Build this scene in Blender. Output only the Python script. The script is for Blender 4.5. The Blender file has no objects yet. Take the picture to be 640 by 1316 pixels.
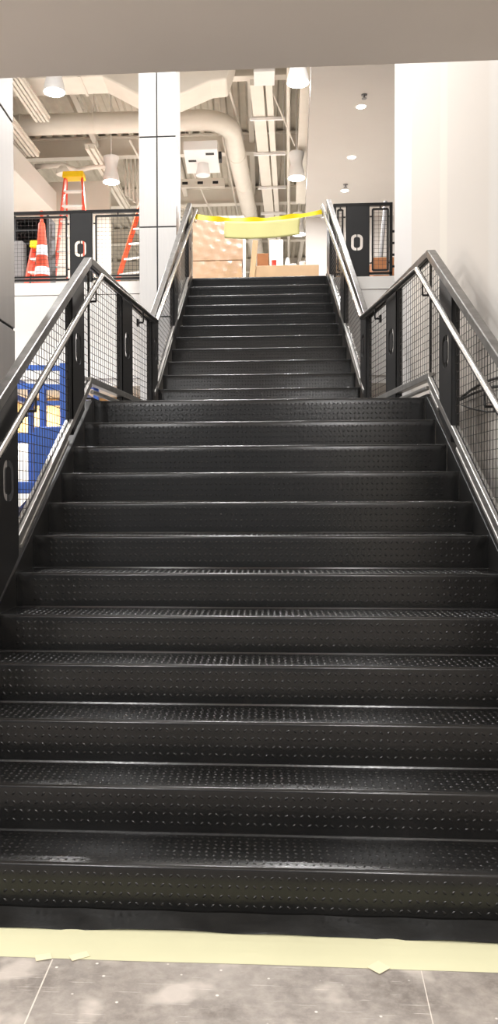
import bpy, bmesh, math, random
import numpy as np
from mathutils import Vector, Matrix
random.seed(7)
rng = np.random.default_rng(5)
scene = bpy.context.scene
COL = scene.collection

# ------------------------------------------------------------------ materials
def srgb(r, g, b):
    f = lambda c: (c/255/12.92) if c/255 <= 0.04045 else ((c/255+0.055)/1.055)**2.4
    return (f(r), f(g), f(b), 1)

def mat(name, col, rough=0.5, metal=0.0, spec=0.5, noise=0.0, scale=8.0, bump=0.0, bscale=40.0, coat=0.0, stretch=None):
    m = bpy.data.materials.new(name); m.use_nodes = True
    nt = m.node_tree; b = nt.nodes['Principled BSDF']
    b.inputs['Base Color'].default_value = col
    b.inputs['Roughness'].default_value = rough
    b.inputs['Metallic'].default_value = metal
    b.inputs['Specular IOR Level'].default_value = spec
    b.inputs['Coat Weight'].default_value = coat
    b.inputs['Coat Roughness'].default_value = 0.12
    tc = nt.nodes.new('ShaderNodeTexCoord')
    src = tc.outputs['Object']
    if stretch:
        mp = nt.nodes.new('ShaderNodeMapping'); mp.inputs['Scale'].default_value = stretch
        nt.links.new(src, mp.inputs['Vector']); src = mp.outputs['Vector']
    if noise > 0:
        n = nt.nodes.new('ShaderNodeTexNoise'); n.inputs['Scale'].default_value = scale
        n.inputs['Detail'].default_value = 5
        nt.links.new(src, n.inputs['Vector'])
        r = nt.nodes.new('ShaderNodeValToRGB')
        lo = tuple(max(0, c*(1-noise)) for c in col[:3])+(1,)
        hi = tuple(min(1, c*(1+noise)) for c in col[:3])+(1,)
        r.color_ramp.elements[0].position = 0.3; r.color_ramp.elements[0].color = lo
        r.color_ramp.elements[1].position = 0.7; r.color_ramp.elements[1].color = hi
        nt.links.new(n.outputs['Fac'], r.inputs['Fac'])
        nt.links.new(r.outputs['Color'], b.inputs['Base Color'])
    if bump > 0:
        n2 = nt.nodes.new('ShaderNodeTexNoise'); n2.inputs['Scale'].default_value = bscale
        n2.inputs['Detail'].default_value = 4
        nt.links.new(src, n2.inputs['Vector'])
        bp = nt.nodes.new('ShaderNodeBump'); bp.inputs['Strength'].default_value = bump
        bp.inputs['Distance'].default_value = 0.01
        nt.links.new(n2.outputs['Fac'], bp.inputs['Height'])
        nt.links.new(bp.outputs['Normal'], b.inputs['Normal'])
    return m

def emis(name, col, s):
    m = bpy.data.materials.new(name); m.use_nodes = True
    b = m.node_tree.nodes['Principled BSDF']
    b.inputs['Base Color'].default_value = col
    b.inputs['Emission Color'].default_value = col
    b.inputs['Emission Strength'].default_value = s
    return m

M = {}
M['tread'] = mat('black_paint_plate', (0.0075, 0.0072, 0.0069, 1), 0.21, 0, 0.45, 0.25, 6, 0.05, 60)
M['black'] = mat('black_paint_steel', (0.014, 0.0135, 0.013, 1), 0.36, 0, 0.4, 0.2, 5)
M['plate'] = mat('black_paint_panel', (0.016, 0.0155, 0.0155, 1), 0.42, 0, 0.5, 0.15, 4)
M['wire'] = mat('dark_wire', (0.03, 0.026, 0.023, 1), 0.4, 0.3)
M['rail'] = mat('brushed_dark_steel', (0.19, 0.183, 0.175, 1), 0.33, 0.85, 0.5, 0.25, 14, 0.05, 90)
M['stainless'] = mat('satin_stainless', (0.40, 0.385, 0.365, 1), 0.25, 1.0, 0.5, 0.12, 30)
M['lowrail'] = mat('satin_grey_rail', (0.45, 0.435, 0.415, 1), 0.35, 0.8, 0.5, 0.15, 12)
M['soffit'] = mat('soffit_paint', srgb(236, 228, 221), 0.9, 0, 0.2, 0.015, 1.5)
M['white_wall'] = mat('white_drywall', srgb(214, 208, 200), 0.85, 0, 0.2, 0.015, 1.2)
M['white_paint'] = mat('white_paint', srgb(243, 239, 233), 0.7, 0, 0.3, 0.015, 2)
M['grey_ceiling'] = mat('grey_ceiling', srgb(194, 189, 184), 0.9, 0, 0.2, 0.015, 1.5)
M['back_wall'] = mat('beige_wall', srgb(222, 215, 203), 0.9, 0, 0.2, 0.02, 1.5)
M['pale_floor'] = mat('pale_concrete', srgb(222, 216, 208), 0.6, 0, 0.3, 0.05, 2)
M['grey_wall'] = mat('grey_wall', srgb(186, 181, 173), 0.9, 0, 0.2, 0.03, 1.5)
M['deck'] = mat('sprayed_deck', srgb(208, 200, 186), 0.9, 0, 0.2, 0.08, 3)
M['duct'] = mat('painted_duct', srgb(240, 233, 222), 0.6, 0, 0.3, 0.03, 4)
M['conduit'] = mat('painted_conduit', srgb(238, 231, 220), 0.6, 0, 0.3, 0.02, 4)
M['slot'] = mat('dark_slot', (0.02, 0.02, 0.02, 1), 0.6)
M['col'] = mat('brushed_aluminium_panel', srgb(214, 211, 207), 0.38, 0.25, 0.5, 0.03, 5, stretch=(12, 12, 0.6))
M['joint'] = mat('panel_joint', (0.03, 0.03, 0.03, 1), 0.7)
M['colgrey'] = mat('grey_metal_panel', srgb(186, 181, 177), 0.42, 0.25, 0.5, 0.03, 4, stretch=(8, 8, 0.5))
M['fixture'] = mat('white_fixture', srgb(244, 242, 240), 0.4, 0, 0.4)
M['glow'] = emis('lamp_lens', (1.0, 0.985, 0.96, 1), 14)
M['orange'] = mat('orange_fibreglass', srgb(238, 92, 48), 0.45, 0, 0.4, 0.04, 20)
M['red'] = mat('red_fibreglass', srgb(230, 88, 66), 0.45, 0, 0.4, 0.04, 20)
M['yellow'] = mat('yellow_plastic', srgb(250, 204, 10), 0.45, 0, 0.4, 0.03, 20)
M['alu'] = mat('aluminium_step', srgb(225, 222, 216), 0.35, 0.3, 0.5)
M['cone'] = mat('orange_cone_plastic', srgb(250, 92, 56), 0.4, 0, 0.5, 0.05, 9)
M['reflective'] = mat('reflective_collar', srgb(236, 232, 234), 0.35, 0, 0.5)
M['tape'] = mat('yellow_barrier_tape', srgb(252, 226, 12), 0.35, 0, 0.5, 0.05, 6, 0.2, 12)
M['ink'] = mat('black_print', (0.03, 0.028, 0.01, 1), 0.5)
M['paper'] = mat('pale_green_paper', srgb(214, 211, 176), 0.85, 0, 0.2, 0.03, 3, 0.15, 9)
M['sheet'] = mat('yellow_green_paper', srgb(222, 216, 150), 0.8, 0, 0.2, 0.03, 3, 0.15, 9)
M['masking'] = mat('masking_tape', srgb(232, 221, 186), 0.7, 0, 0.3, 0.03, 30)
M['carton'] = mat('brown_cardboard', srgb(186, 158, 128), 0.75, 0, 0.3, 0.05, 6)
M['wrapped'] = mat('plastic_wrapped_cardboard', srgb(180, 148, 120), 0.45, 0, 0.5, 0.08, 5, 0.0, 7, 0.0)
M['film'] = mat('clear_stretch_film', srgb(180, 148, 120), 0.2, 0, 0.8, 0.05, 5, 0.7, 4, 0.8)
M['wood'] = mat('pale_timber', srgb(198, 168, 134), 0.7, 0, 0.3, 0.1, 10, stretch=(10, 10, 1))
M['ply'] = mat('plywood', srgb(214, 170, 112), 0.75, 0, 0.3, 0.1, 6, stretch=(1, 1, 8))
M['brownbox'] = mat('dark_brown_card', srgb(150, 100, 66), 0.8, 0, 0.3, 0.1, 10)
M['redcan'] = mat('red_tin', srgb(206, 72, 62), 0.35, 0, 0.5)
M['blue'] = mat('blue_enamel', srgb(46, 84, 158), 0.4, 0, 0.5, 0.08, 6)
M['darkgear'] = mat('dark_shelf', (0.02, 0.02, 0.022, 1), 0.5, 0, 0.5, 0.3, 6)
M['greybin'] = mat('grey_plastic', srgb(120, 118, 118), 0.5, 0, 0.5, 0.05, 8)
M['purple'] = mat('lilac_cloth', srgb(150, 140, 165), 0.9, 0, 0.2, 0.2, 20)
M['cable'] = mat('black_cable', (0.03, 0.028, 0.026, 1), 0.5)
M['rubber'] = mat('black_rubber', (0.015, 0.015, 0.015, 1), 0.6)
M['film_black'] = mat('black_plastic_film', (0.018, 0.0175, 0.0165, 1), 0.3, 0, 0.4, 0.3, 9, 0.3, 14)

def floor_material():
    m = bpy.data.materials.new('polished_concrete'); m.use_nodes = True
    nt = m.node_tree; N = nt.nodes; L = nt.links; b = N['Principled BSDF']
    tc = N.new('ShaderNodeTexCoord'); o = tc.outputs['Object']
    def noise(sc, det, rough=0.6):
        n = N.new('ShaderNodeTexNoise'); n.inputs['Scale'].default_value = sc
        n.inputs['Detail'].default_value = det; n.inputs['Roughness'].default_value = rough
        L.new(o, n.inputs['Vector']); return n.outputs['Fac']
    def ramp(src, stops):
        r = N.new('ShaderNodeValToRGB'); e = r.color_ramp.elements
        e[0].position, e[0].color = stops[0]; e[1].position, e[1].color = stops[1]
        for p, c in stops[2:]:
            x = e.new(p); x.color = c
        L.new(src, r.inputs['Fac']); return r.outputs['Color']
    def mix(f, a, c):
        x = N.new('ShaderNodeMix'); x.data_type = 'RGBA'
        L.new(f, x.inputs['Factor']); L.new(a, x.inputs[6])
        if isinstance(c, tuple): x.inputs[7].default_value = c
        else: L.new(c, x.inputs[7])
        return x.outputs[2]
    base = ramp(noise(3.2, 8, 0.65), [(0.32, srgb(118, 110, 103)), (0.68, srgb(176, 168, 160))])
    fine = ramp(noise(26, 6, 0.7), [(0.42, (0, 0, 0, 1)), (0.75, (0.45, 0.45, 0.45, 1))])
    c1 = mix(fine, base, srgb(196, 186, 176))
    # pale worn patches
    pt = ramp(noise(4.6, 3, 0.5), [(0.56, (0, 0, 0, 1)), (0.66, (0.7, 0.7, 0.7, 1))])
    c2 = mix(pt, c1, srgb(212, 202, 192))
    # specks
    v = N.new('ShaderNodeTexVoronoi'); v.inputs['Scale'].default_value = 16
    L.new(o, v.inputs['Vector'])
    sp = ramp(v.outputs['Distance'], [(0.05, (1, 1, 1, 1)), (0.10, (0, 0, 0, 1))])
    c3 = mix(sp, c2, srgb(232, 226, 218))
    # scratches: thin bands of stretched noise
    mp = N.new('ShaderNodeMapping'); mp.inputs['Rotation'].default_value = (0, 0, 0.6)
    mp.inputs['Scale'].default_value = (3, 60, 1); L.new(o, mp.inputs['Vector'])
    ns = N.new('ShaderNodeTexNoise'); ns.inputs['Scale'].default_value = 2.2; ns.inputs['Detail'].default_value = 3
    L.new(mp.outputs['Vector'], ns.inputs['Vector'])
    sc = ramp(ns.outputs['Fac'], [(0.66, (0, 0, 0, 1)), (0.72, (0.6, 0.6, 0.6, 1))])
    c4 = mix(sc, c3, srgb(220, 212, 204))
    L.new(c4, b.inputs['Base Color'])
    b.inputs['Roughness'].default_value = 0.42
    b.inputs['Specular IOR Level'].default_value = 0.4
    return m
M['floor'] = floor_material()

def drywall_material():
    """plain board with taped vertical joints every sheet width along Y (paler joint compound)"""
    m = bpy.data.materials.new('taped_drywall'); m.use_nodes = True
    nt = m.node_tree; N = nt.nodes; L = nt.links; b = N['Principled BSDF']
    tc = N.new('ShaderNodeTexCoord'); sx = N.new('ShaderNodeSeparateXYZ'); L.new(tc.outputs['Object'], sx.inputs[0])
    def band(lo, hi, soft=0.04):
        r = N.new('ShaderNodeMapRange'); r.inputs[1].default_value = lo-soft; r.inputs[2].default_value = lo
        L.new(sx.outputs['Y'], r.inputs[0])
        r2 = N.new('ShaderNodeMapRange'); r2.inputs[1].default_value = hi; r2.inputs[2].default_value = hi+soft
        r2.inputs[3].default_value = 1; r2.inputs[4].default_value = 0
        L.new(sx.outputs['Y'], r2.inputs[0])
        x = N.new('ShaderNodeMath'); x.operation = 'MULTIPLY'
        L.new(r.outputs[0], x.inputs[0]); L.new(r2.outputs[0], x.inputs[1]); return x.outputs[0]
    def mix(f, a, c):
        x = N.new('ShaderNodeMix'); x.data_type = 'RGBA'; L.new(f, x.inputs['Factor'])
        if isinstance(a, tuple): x.inputs[6].default_value = a
        else: L.new(a, x.inputs[6])
        x.inputs[7].default_value = c; return x.outputs[2]
    c = mix(band(5.02, 6.2, 0.02), srgb(214, 206, 197), srgb(222, 218, 215))
    c = mix(band(3.55, 3.75, 0.05), c, srgb(221, 214, 203))
    c = mix(band(1.9, 2.3, 0.1), c, srgb(218, 213, 206))
    L.new(c, b.inputs['Base Color'])
    b.inputs['Roughness'].default_value = 0.8; b.inputs['Specular IOR Level'].default_value = 0.25
    return m
M['drywall'] = drywall_material()

# ------------------------------------------------------------------ mesh helpers
class MB:
    def __init__(self): self.v = []; self.f = []
    def add(self, vs, fs):
        n = len(self.v); self.v += [tuple(x) for x in vs]; self.f += [tuple(i+n for i in f) for f in fs]; return self
    def box(self, x0, x1, y0, y1, z0, z1):
        vs = [(x, y, z) for z in (z0, z1) for y in (y0, y1) for x in (x0, x1)]
        return self.add(vs, [(0, 2, 3, 1), (4, 5, 7, 6), (0, 1, 5, 4), (2, 6, 7, 3), (0, 4, 6, 2), (1, 3, 7, 5)])
    def hexa(self, b, t):      # b,t: four points each, same winding (ccw from above)
        return self.add(list(b)+list(t), [(3, 2, 1, 0), (4, 5, 6, 7), (0, 1, 5, 4), (1, 2, 6, 5), (2, 3, 7, 6), (3, 0, 4, 7)])
    def sweep(self, pts, sec, closed_ends=True, up=(0, 0, 1)):
        """sweep a section (list of (side,up)) along a mitred polyline"""
        P = [Vector(p) for p in pts]; n = len(sec); rings = []
        upv = Vector(up)
        for i, p in enumerate(P):
            a = (P[i]-P[i-1]).normalized() if i > 0 else None
            b = (P[i+1]-P[i]).normalized() if i < len(P)-1 else None
            t = (a+b).normalized() if a is not None and b is not None else (a if a is not None else b)
            d = b if b is not None else a
            if a is not None and b is not None: d = t
            s = t.cross(upv)
            if s.length < 1e-4: s = t.cross(Vector((0, 1, 0)))
            s.normalize(); u_ = s.cross(t).normalized()
            k = 1.0
            if a is not None and b is not None:
                c = max(0.35, math.sqrt(max(0, (1+a.dot(b))/2))); k = 1/c
                # only stretch in the bending direction
                bend = (b-a)
                if bend.length > 1e-4:
                    bend.normalize()
                    rings.append([p + (lambda w: w + bend*(w.dot(bend))*(k-1))(s*q[0]+u_*q[1]) for q in sec]); continue
            rings.append([p + s*q[0] + u_*q[1] for q in sec])
        vs = [v for r in rings for v in r]; fs = []
        for i in range(len(P)-1):
            for j in range(n):
                a0 = i*n+j; a1 = i*n+(j+1) % n
                fs.append((a0, a1, a1+n, a0+n))
        if closed_ends:
            fs.append(tuple(range(n-1, -1, -1))); fs.append(tuple(range((len(P)-1)*n, len(P)*n)))
        return self.add(vs, fs)
    def bar(self, pts, w, h):
        return self.sweep(pts, [(-w/2, -h/2), (w/2, -h/2), (w/2, h/2), (-w/2, h/2)])
    def tube(self, pts, r, n=12):
        return self.sweep(pts, [(r*math.cos(2*math.pi*k/n), r*math.sin(2*math.pi*k/n)) for k in range(n)])
    def lathe(self, c, prof, n=24, caps=True):
        vs = []; fs = []
        for r, z in prof:
            for k in range(n):
                a = 2*math.pi*k/n; vs.append((c[0]+r*math.cos(a), c[1]+r*math.sin(a), c[2]+z))
        for i in range(len(prof)-1):
            for k in range(n):
                fs.append((i*n+k, i*n+(k+1) % n, (i+1)*n+(k+1) % n, (i+1)*n+k))
        if caps:
            fs.append(tuple(range(n-1, -1, -1))); fs.append(tuple(range((len(prof)-1)*n, len(prof)*n)))
        return self.add(vs, fs)
    def build(self, name, m, parent=None, smooth=False, bevel=0.0, seg=2, angle=None):
        me = bpy.data.meshes.new(name)
        org = Vector((0, 0, 0))
        if self.v:
            a = np.array(self.v); org = Vector((a[:, 0].mean(), a[:, 1].mean(), a[:, 2].min()))
        base = parent_loc(parent)
        me.from_pydata([(x-base.x, y-base.y, z-base.z) if parent else (x-org.x, y-org.y, z-org.z) for x, y, z in self.v], [], self.f)
        me.update()
        if smooth:
            me.shade_smooth() if hasattr(me, 'shade_smooth') else None
            if angle is not None:
                try: me.set_sharp_from_angle(angle=math.radians(angle))
                except Exception: pass
        me.materials.append(m)
        o = bpy.data.objects.new(name, me); COL.objects.link(o)
        if parent: o.parent = parent
        else: o.location = org
        if bevel > 0:
            md = o.modifiers.new('bevel', 'BEVEL'); md.width = bevel; md.segments = seg; md.limit_method = 'ANGLE'
            md.angle_limit = math.radians(40); md.harden_normals = False
        return o

def parent_loc(p):
    l = Vector((0, 0, 0))
    while p is not None:
        l = l + p.location; p = p.parent
    return l

def thing(name, label, cat, loc=(0, 0, 0), group=None):
    o = bpy.data.objects.new(name, None); COL.objects.link(o); o.location = loc
    o.empty_display_size = 0.1
    return tag(o, label, cat, group)
def tag(o, label, cat, group=None):
    o['label'] = label; o['category'] = cat
    if group: o['group'] = group
    return o
def struct(o):
    o['kind'] = 'structure'; return o
def copy_tree(o, parent=None):
    c = o.copy(); COL.objects.link(c)
    if parent: c.parent = parent
    for ch in o.children: copy_tree(ch, c)
    return c
def lerp_tab(tab, y):
    if y <= tab[0][0]: i = 0
    elif y >= tab[-1][0]: i = len(tab)-2
    else:
        i = max(k for k in range(len(tab)-1) if tab[k][0] <= y)
    (a, p), (b, q) = tab[i], tab[i+1]
    return p+(q-p)*(y-a)/(b-a)

# ------------------------------------------------------------------ dimensions (metres)
R_, T_ = 0.1778, 0.2782
Y12 = 11*T_; Z12 = 12*R_            # front edge of the landing
YU = 5.035; RU, TU = 0.1777, 0.2792 # first riser of the upper flight
YT = YU + 11*TU; ZT = Z12 + 12*RU   # top of the stairs / upper floor
EDGE = 8.22                         # edge of the upper floor slab
SOFF_Z, SOFF_Y = 3.6, 1.41          # low ceiling over the viewer
HW = [(-0.3, 1.318), (0, 1.305), (1.3, 1.248), (3.06, 1.160), (5.03, 0.993), (6.72, 0.897), (8.1, 0.860)]      # inner stringer face
GX = [(-0.3, 1.328), (1.2, 1.265), (3.05, 1.19), (4.95, 0.985), (8.05, 0.887)]   # guard centre plane
HX = [(-0.3, 1.25), (1.0, 1.193), (3.14, 1.108), (4.86, 0.93), (8.17, 0.812)]    # handrail
hw = lambda y: lerp_tab(HW, y)
gx = lambda y: lerp_tab(GX, y)
hx = lambda y: lerp_tab(HX, y)
def pitch_z(y):                     # nosing line (landing level in the middle)
    if y < Y12: return R_*(1+y/T_)
    if y < YU-TU: return Z12
    return min(Z12+RU*(1+(y-YU)/TU), ZT)

# px(x, Y), pz(y, Y): lateral position / height of a sight line at distance Y (survey helper)
def sx(x, Y): return 0.0236+(x-335.5)/1086*(Y+2.898)
def sz(y, Y): return 1.469+(634.7-y)/1087*(Y+2.898)

# ------------------------------------------------------------------ camera
cam = bpy.data.cameras.new('camera'); co = bpy.data.objects.new('camera', cam); COL.objects.link(co)
yaw, pit, rol = 0.066464, -0.023422, -0.003299
F = 1088.64; PX, PY = 263.1, 660.4
fw = Vector((-math.sin(yaw)*math.cos(pit), math.cos(yaw)*math.cos(pit), math.sin(pit)))
rt = Vector((math.cos(yaw), math.sin(yaw), 0)); upv = rt.cross(fw)
r2 = rt*math.cos(rol)+upv*math.sin(rol); u2 = -rt*math.sin(rol)+upv*math.cos(rol)
mw = Matrix((r2, u2, -fw)).transposed().to_4x4(); mw.translation = Vector((0.0236, -2.8981, 1.4694))
co.matrix_world = mw
cam.sensor_fit = 'VERTICAL'; cam.sensor_height = 24; cam.lens = 24*F/1316
cam.shift_x = (320-PX)/1316; cam.shift_y = (PY-658)/1316
cam.clip_start = 0.05; cam.clip_end = 200
scene.camera = co

# ------------------------------------------------------------------ room shell
MB().box(-9, 6, -7, 12, -0.2, 0).build('floor', M['floor'])
struct(bpy.data.objects['floor'])
# saw cuts / chalk lines on the concrete
def floor_line(p, q, w=0.004):
    d = (Vector(q)-Vector(p)).normalized(); s = Vector((-d.y, d.x))*w/2
    b = MB(); P, Q = Vector(p), Vector(q)
    b.hexa([(P.x-s.x, P.y-s.y, 0), (Q.x-s.x, Q.y-s.y, 0), (Q.x+s.x, Q.y+s.y, 0), (P.x+s.x, P.y+s.y, 0)][::-1],
           [(P.x-s.x, P.y-s.y, .0006), (Q.x-s.x, Q.y-s.y, .0006), (Q.x+s.x, Q.y+s.y, .0006), (P.x+s.x, P.y+s.y, .0006)][::-1])
    return b
M['chalk'] = mat('pale_chalk', srgb(216, 208, 198), 0.9, 0, 0.2, 0.1, 30)
tag(floor_line((-0.637, -0.29), (-0.625, -1.6), 0.0045).build('chalk_line', M['chalk']), 'pale straight chalk line on the concrete floor below the two tape pieces at left', 'line')
tag(floor_line((0.513, -0.285), (0.43, -1.6), 0.003).build('chalk_line', M['chalk']), 'faint pale line on the concrete floor right of the diamond tape piece', 'line')

struct(MB().box(-9, 6, -7, SOFF_Y, SOFF_Z, SOFF_Z+0.55).build('ceiling', M['soffit']))
struct(MB().box(1.40, 1.60, SOFF_Y, 6.0, 0, 8.8).add([], []).build('wall_right', M['drywall']))
bpy.data.objects['wall_right'].location.z = 0
# make joint bands run in world Y
o = bpy.data.objects['wall_right']
for v in o.data.vertices: v.co += Vector(o.location)
o.location = (0, 0, 0)
struct(MB().box(1.40, 1.60, -7, SOFF_Y, 0, SOFF_Z).build('wall_right', M['white_wall']))
# upper floor slab with white fascia, groove and header below it
struct(MB().box(-9, 6, EDGE+0.02, 34, 3.95, ZT-0.004).build('floor_upper', M['pale_floor']))
fa = MB(); fa.box(-9, -0.95, EDGE-0.02, EDGE+0.02, 4.105, ZT); fa.box(-9, -0.95, EDGE-0.012, EDGE+0.02, 3.0, 4.097)
fa.box(0.95, 6, EDGE-0.02, EDGE+0.02, 4.105, ZT); fa.box(0.95, 6, EDGE-0.012, EDGE+0.02, 3.0, 4.097)
fa.box(-0.95, 0.95, EDGE, EDGE+0.02, 3.0, ZT-0.02)
struct(fa.build('trim_slab_edge', M['white_paint']))
struct(MB().box(-9, 6, EDGE+0.02, 9.6, 2.9, 3.0).build('ceiling_lower', M['white_paint']))
struct(MB().box(-9, 6, 9.6, 9.75, 0, 3.95).build('wall_lower', M['white_wall']))
struct(MB().box(-9.15, -9, -7, 36, 0, 8.8).build('wall_left', M['white_wall']))
# upper hall
def along(y): return 0.0395*(y)      # long ceiling runs drift slightly right as they recede
b = MB()                              # right lowered ceiling
X8, X14 = 0.687, 0.92
b.hexa([(X8-.28, 1.42, 7.0), (6, 1.42, 7.0), (6, 14.3, 7.0), (X14, 14.3, 7.0)], [(X8-.28, 1.42, 7.4), (6, 1.42, 7.4), (6, 14.3, 7.4), (X14, 14.3, 7.4)])
struct(b.build('ceiling_right', M['grey_ceiling']))
struct(MB().box(0.93, 6, 14.3, 14.45, ZT, 8.8).build('wall_hall_right', M['grey_ceiling']))
b = MB()                              # left lowered ceiling with bulkhead face
b.hexa([(-9, 6.2, 7.0), (-4.55, 6.2, 7.0), (-3.99, 13.7, 7.0), (-9, 13.7, 7.0)], [(-9, 6.2, 7.42), (-4.55, 6.2, 7.42), (-3.99, 13.7, 7.42), (-9, 13.7, 7.42)])
struct(b.build('ceiling_left', M['white_paint']))
struct(MB().box(-9, -2.93, 13.7, 13.85, ZT, 7.62).build('wall_hall_left', M['back_wall']))
struct(MB().box(-2.93, -0.9, 17.5, 17.65, ZT, 7.3).build('wall_hall_recess', M['grey_wall']))
struct(MB().box(-9, 6, 34, 34.2, ZT, 8.8).build('wall_back', M['back_wall']))
struct(MB().box(5.85, 6, -7, 34, 0, 8.8).build('wall_far_right', M['white_wall']))
b = MB(); x = -9.0; k = 0            # ribbed deck
ys = (SOFF_Y, 34)
prof = []
while x < 6:
    prof += [(x, 8.8), (x+.10, 8.8), (x+.13, 8.74), (x+.21, 8.74)]; x += .24
prof.append((6, 8.8))
vs = [(px_, y, z) for y in ys for px_, z in prof] + [(px_, y, 8.95) for y in ys for px_, z in prof]
n = len(prof); fs = []
for i in range(n-1):
    fs.append((i, i+1, n+i+1, n+i)); fs.append((2*n+i+1, 2*n+i, 3*n+i, 3*n+i+1))
    fs.append((i+1, i, 2*n+i, 2*n+i+1)); fs.append((n+i, n+i+1, 3*n+i+1, 3*n+i))
b.add(vs, fs)
struct(b.build('ceiling_deck', M['deck']))
# steel beams across the hall
for yb in (8.6, 11.3, 14.4, 17.4, 20.4, 23.6, 27):
    b = MB(); b.box(-9, 5.8, yb-.09, yb+.09, 8.34, 8.37); b.box(-9, 5.8, yb-.09, yb+.09, 8.71, 8.74); b.box(-9, 5.8, yb-.012, yb+.012, 8.37, 8.71)
    struct(b.build('trim_beam', M['conduit']))
for i, xb in enumerate((-3.3, -1.75, -0.15, 1.2)):
    b = MB()
    b.box(xb-.05, xb+.05, 8.7, 33, 8.55, 8.57); b.box(xb-.05, xb+.05, 8.7, 33, 8.70, 8.72)
    yy = 8.8
    while yy < 32:
        b.bar([(xb, yy, 8.57), (xb, yy+.22, 8.70)], .02, .02); b.bar([(xb, yy+.22, 8.70), (xb, yy+.44, 8.57)], .02, .02); yy += .44
    struct(b.build('trim_joist', M['conduit']))

# ------------------------------------------------------------------ staircase
stair = thing('staircase', 'wide black steel staircase of checker plate treads rising in two flights to the upper floor', 'staircase', (0, 0, 0))

def lozenges(n_along, pitch, du, rows, dv, len_=.024, wid=.0085, h=.0022):
    pass

def loz_grid(u0, u1, v0, v1, pitch=.0290, hl=.0100, hwid=.0040, h=.0026):
    """raised lozenges of checker plate in a (u,v) rectangle: arrays of base/ridge points (u,v,w) and faces"""
    nu = max(1, int((u1-u0)/pitch)); nv = max(1, int((v1-v0)/pitch))
    us = u0+(np.arange(nu)+.5)*(u1-u0)/nu; vv = v0+(np.arange(nv)+.5)*(v1-v0)/nv
    U, V = np.meshgrid(us, vv); I, J = np.meshgrid(np.arange(nu), np.arange(nv))
    ang = np.where((I+J) % 2 == 0, math.pi/4, -math.pi/4).ravel()
    U = U.ravel(); V = V.ravel(); c = np.cos(ang); s = np.sin(ang)
    loc = np.array([(-hl, 0, 0), (-hl*.4, -hwid, 0), (hl*.4, -hwid, 0), (hl, 0, 0), (hl*.4, hwid, 0), (-hl*.4, hwid, 0),
                    (-hl*.55, 0, h), (0, -hwid*.35, h), (hl*.55, 0, h), (0, hwid*.35, h)])
    pu = U[:, None]+loc[None, :, 0]*c[:, None]-loc[None, :, 1]*s[:, None]
    pv = V[:, None]+loc[None, :, 0]*s[:, None]+loc[None, :, 1]*c[:, None]
    pw = np.broadcast_to(loc[None, :, 2], pu.shape)
    fl = [(0, 1, 6), (1, 2, 7), (1, 7, 6), (2, 8, 7), (2, 3, 8), (3, 4, 8), (4, 9, 8), (4, 5, 9), (5, 6, 9), (5, 0, 6), (6, 7, 8, 9)]
    faces = []
    for k in range(len(U)):
        o = k*10; faces += [tuple(i+o for i in f) for f in fl]
    return pu.ravel(), pv.ravel(), pw.ravel(), faces

def tread(y0, y1, z, name='tread', margin=.085):
    """folded checker plate: rounded nosing, top plate, front lip"""
    wa, wb = hw(y0)-.004, hw(y1)-.004
    rr = .013
    prof = [(y0+.004, z-.045), (y0, z-.045)]
    for k in range(5):
        a = k/4*math.pi/2
        prof.append((y0+rr-rr*math.cos(a), z-rr+rr*math.sin(a)))
    prof += [(y1+.004, z), (y1+.004, z-.006), (y0+.008, z-.006)]
    b = MB()
    vs = [(s*hw(y)-s*.004, y, zz) for s in (-1, 1) for y, zz in prof]; n = len(prof)
    fs = [(i, (i+1) % n, n+(i+1) % n, n+i) for i in range(n)]
    b.add(vs, [f[::-1] for f in fs]); b.add([], [])
    b.f.append(tuple(range(n))); b.f.append(tuple(range(2*n-1, n-1, -1)))
    u, v, w, ff = loz_grid(-wb+margin, wb-margin, y0+.018, min(y1, y0+.45)-.01)
    b.add(np.stack([u, v, z+w], 1).tolist(), ff)
    o = b.build(name, M['tread'], stair, smooth=True, angle=50)
    return o
def riser(y, z0, z1, margin=.085):
    w = hw(y)-.004
    b = MB()
    b.box(-w, w, y+.004, y+.010, z0, z1-.045)
    # turned lip where the riser meets the tread below
    b.hexa([(-w, y-.006, z0), (w, y-.006, z0), (w, y+.010, z0), (-w, y+.010, z0)], [(-w, y-.003, z0+.007), (w, y-.003, z0+.007), (w, y+.010, z0+.010), (-w, y+.010, z0+.010)])
    u, v, ww, ff = loz_grid(-w+margin, w-margin, z0+.022, z1-.018)
    b.add(np.stack([u, y+.004-ww-np.where(v > z1-.046, .004, 0), v], 1).tolist(), [f[::1] for f in ff])
    return b.build('riser', M['tread'], stair, smooth=True, angle=50)
for i in range(1, 13):
    y = (i-1)*T_
    riser(y, (i-1)*R_, i*R_)
    if i < 12: tread(y, y+T_, i*R_)
tread(Y12, YU, Z12, 'landing_plate')
for k in range(1, 13):
    y = YU+(k-1)*TU
    riser(y, Z12+(k-1)*RU, Z12+k*RU)
    tread(y, y+TU if k < 12 else EDGE+.02, Z12+k*RU, 'tread' if k < 12 else 'top_plate')

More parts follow.
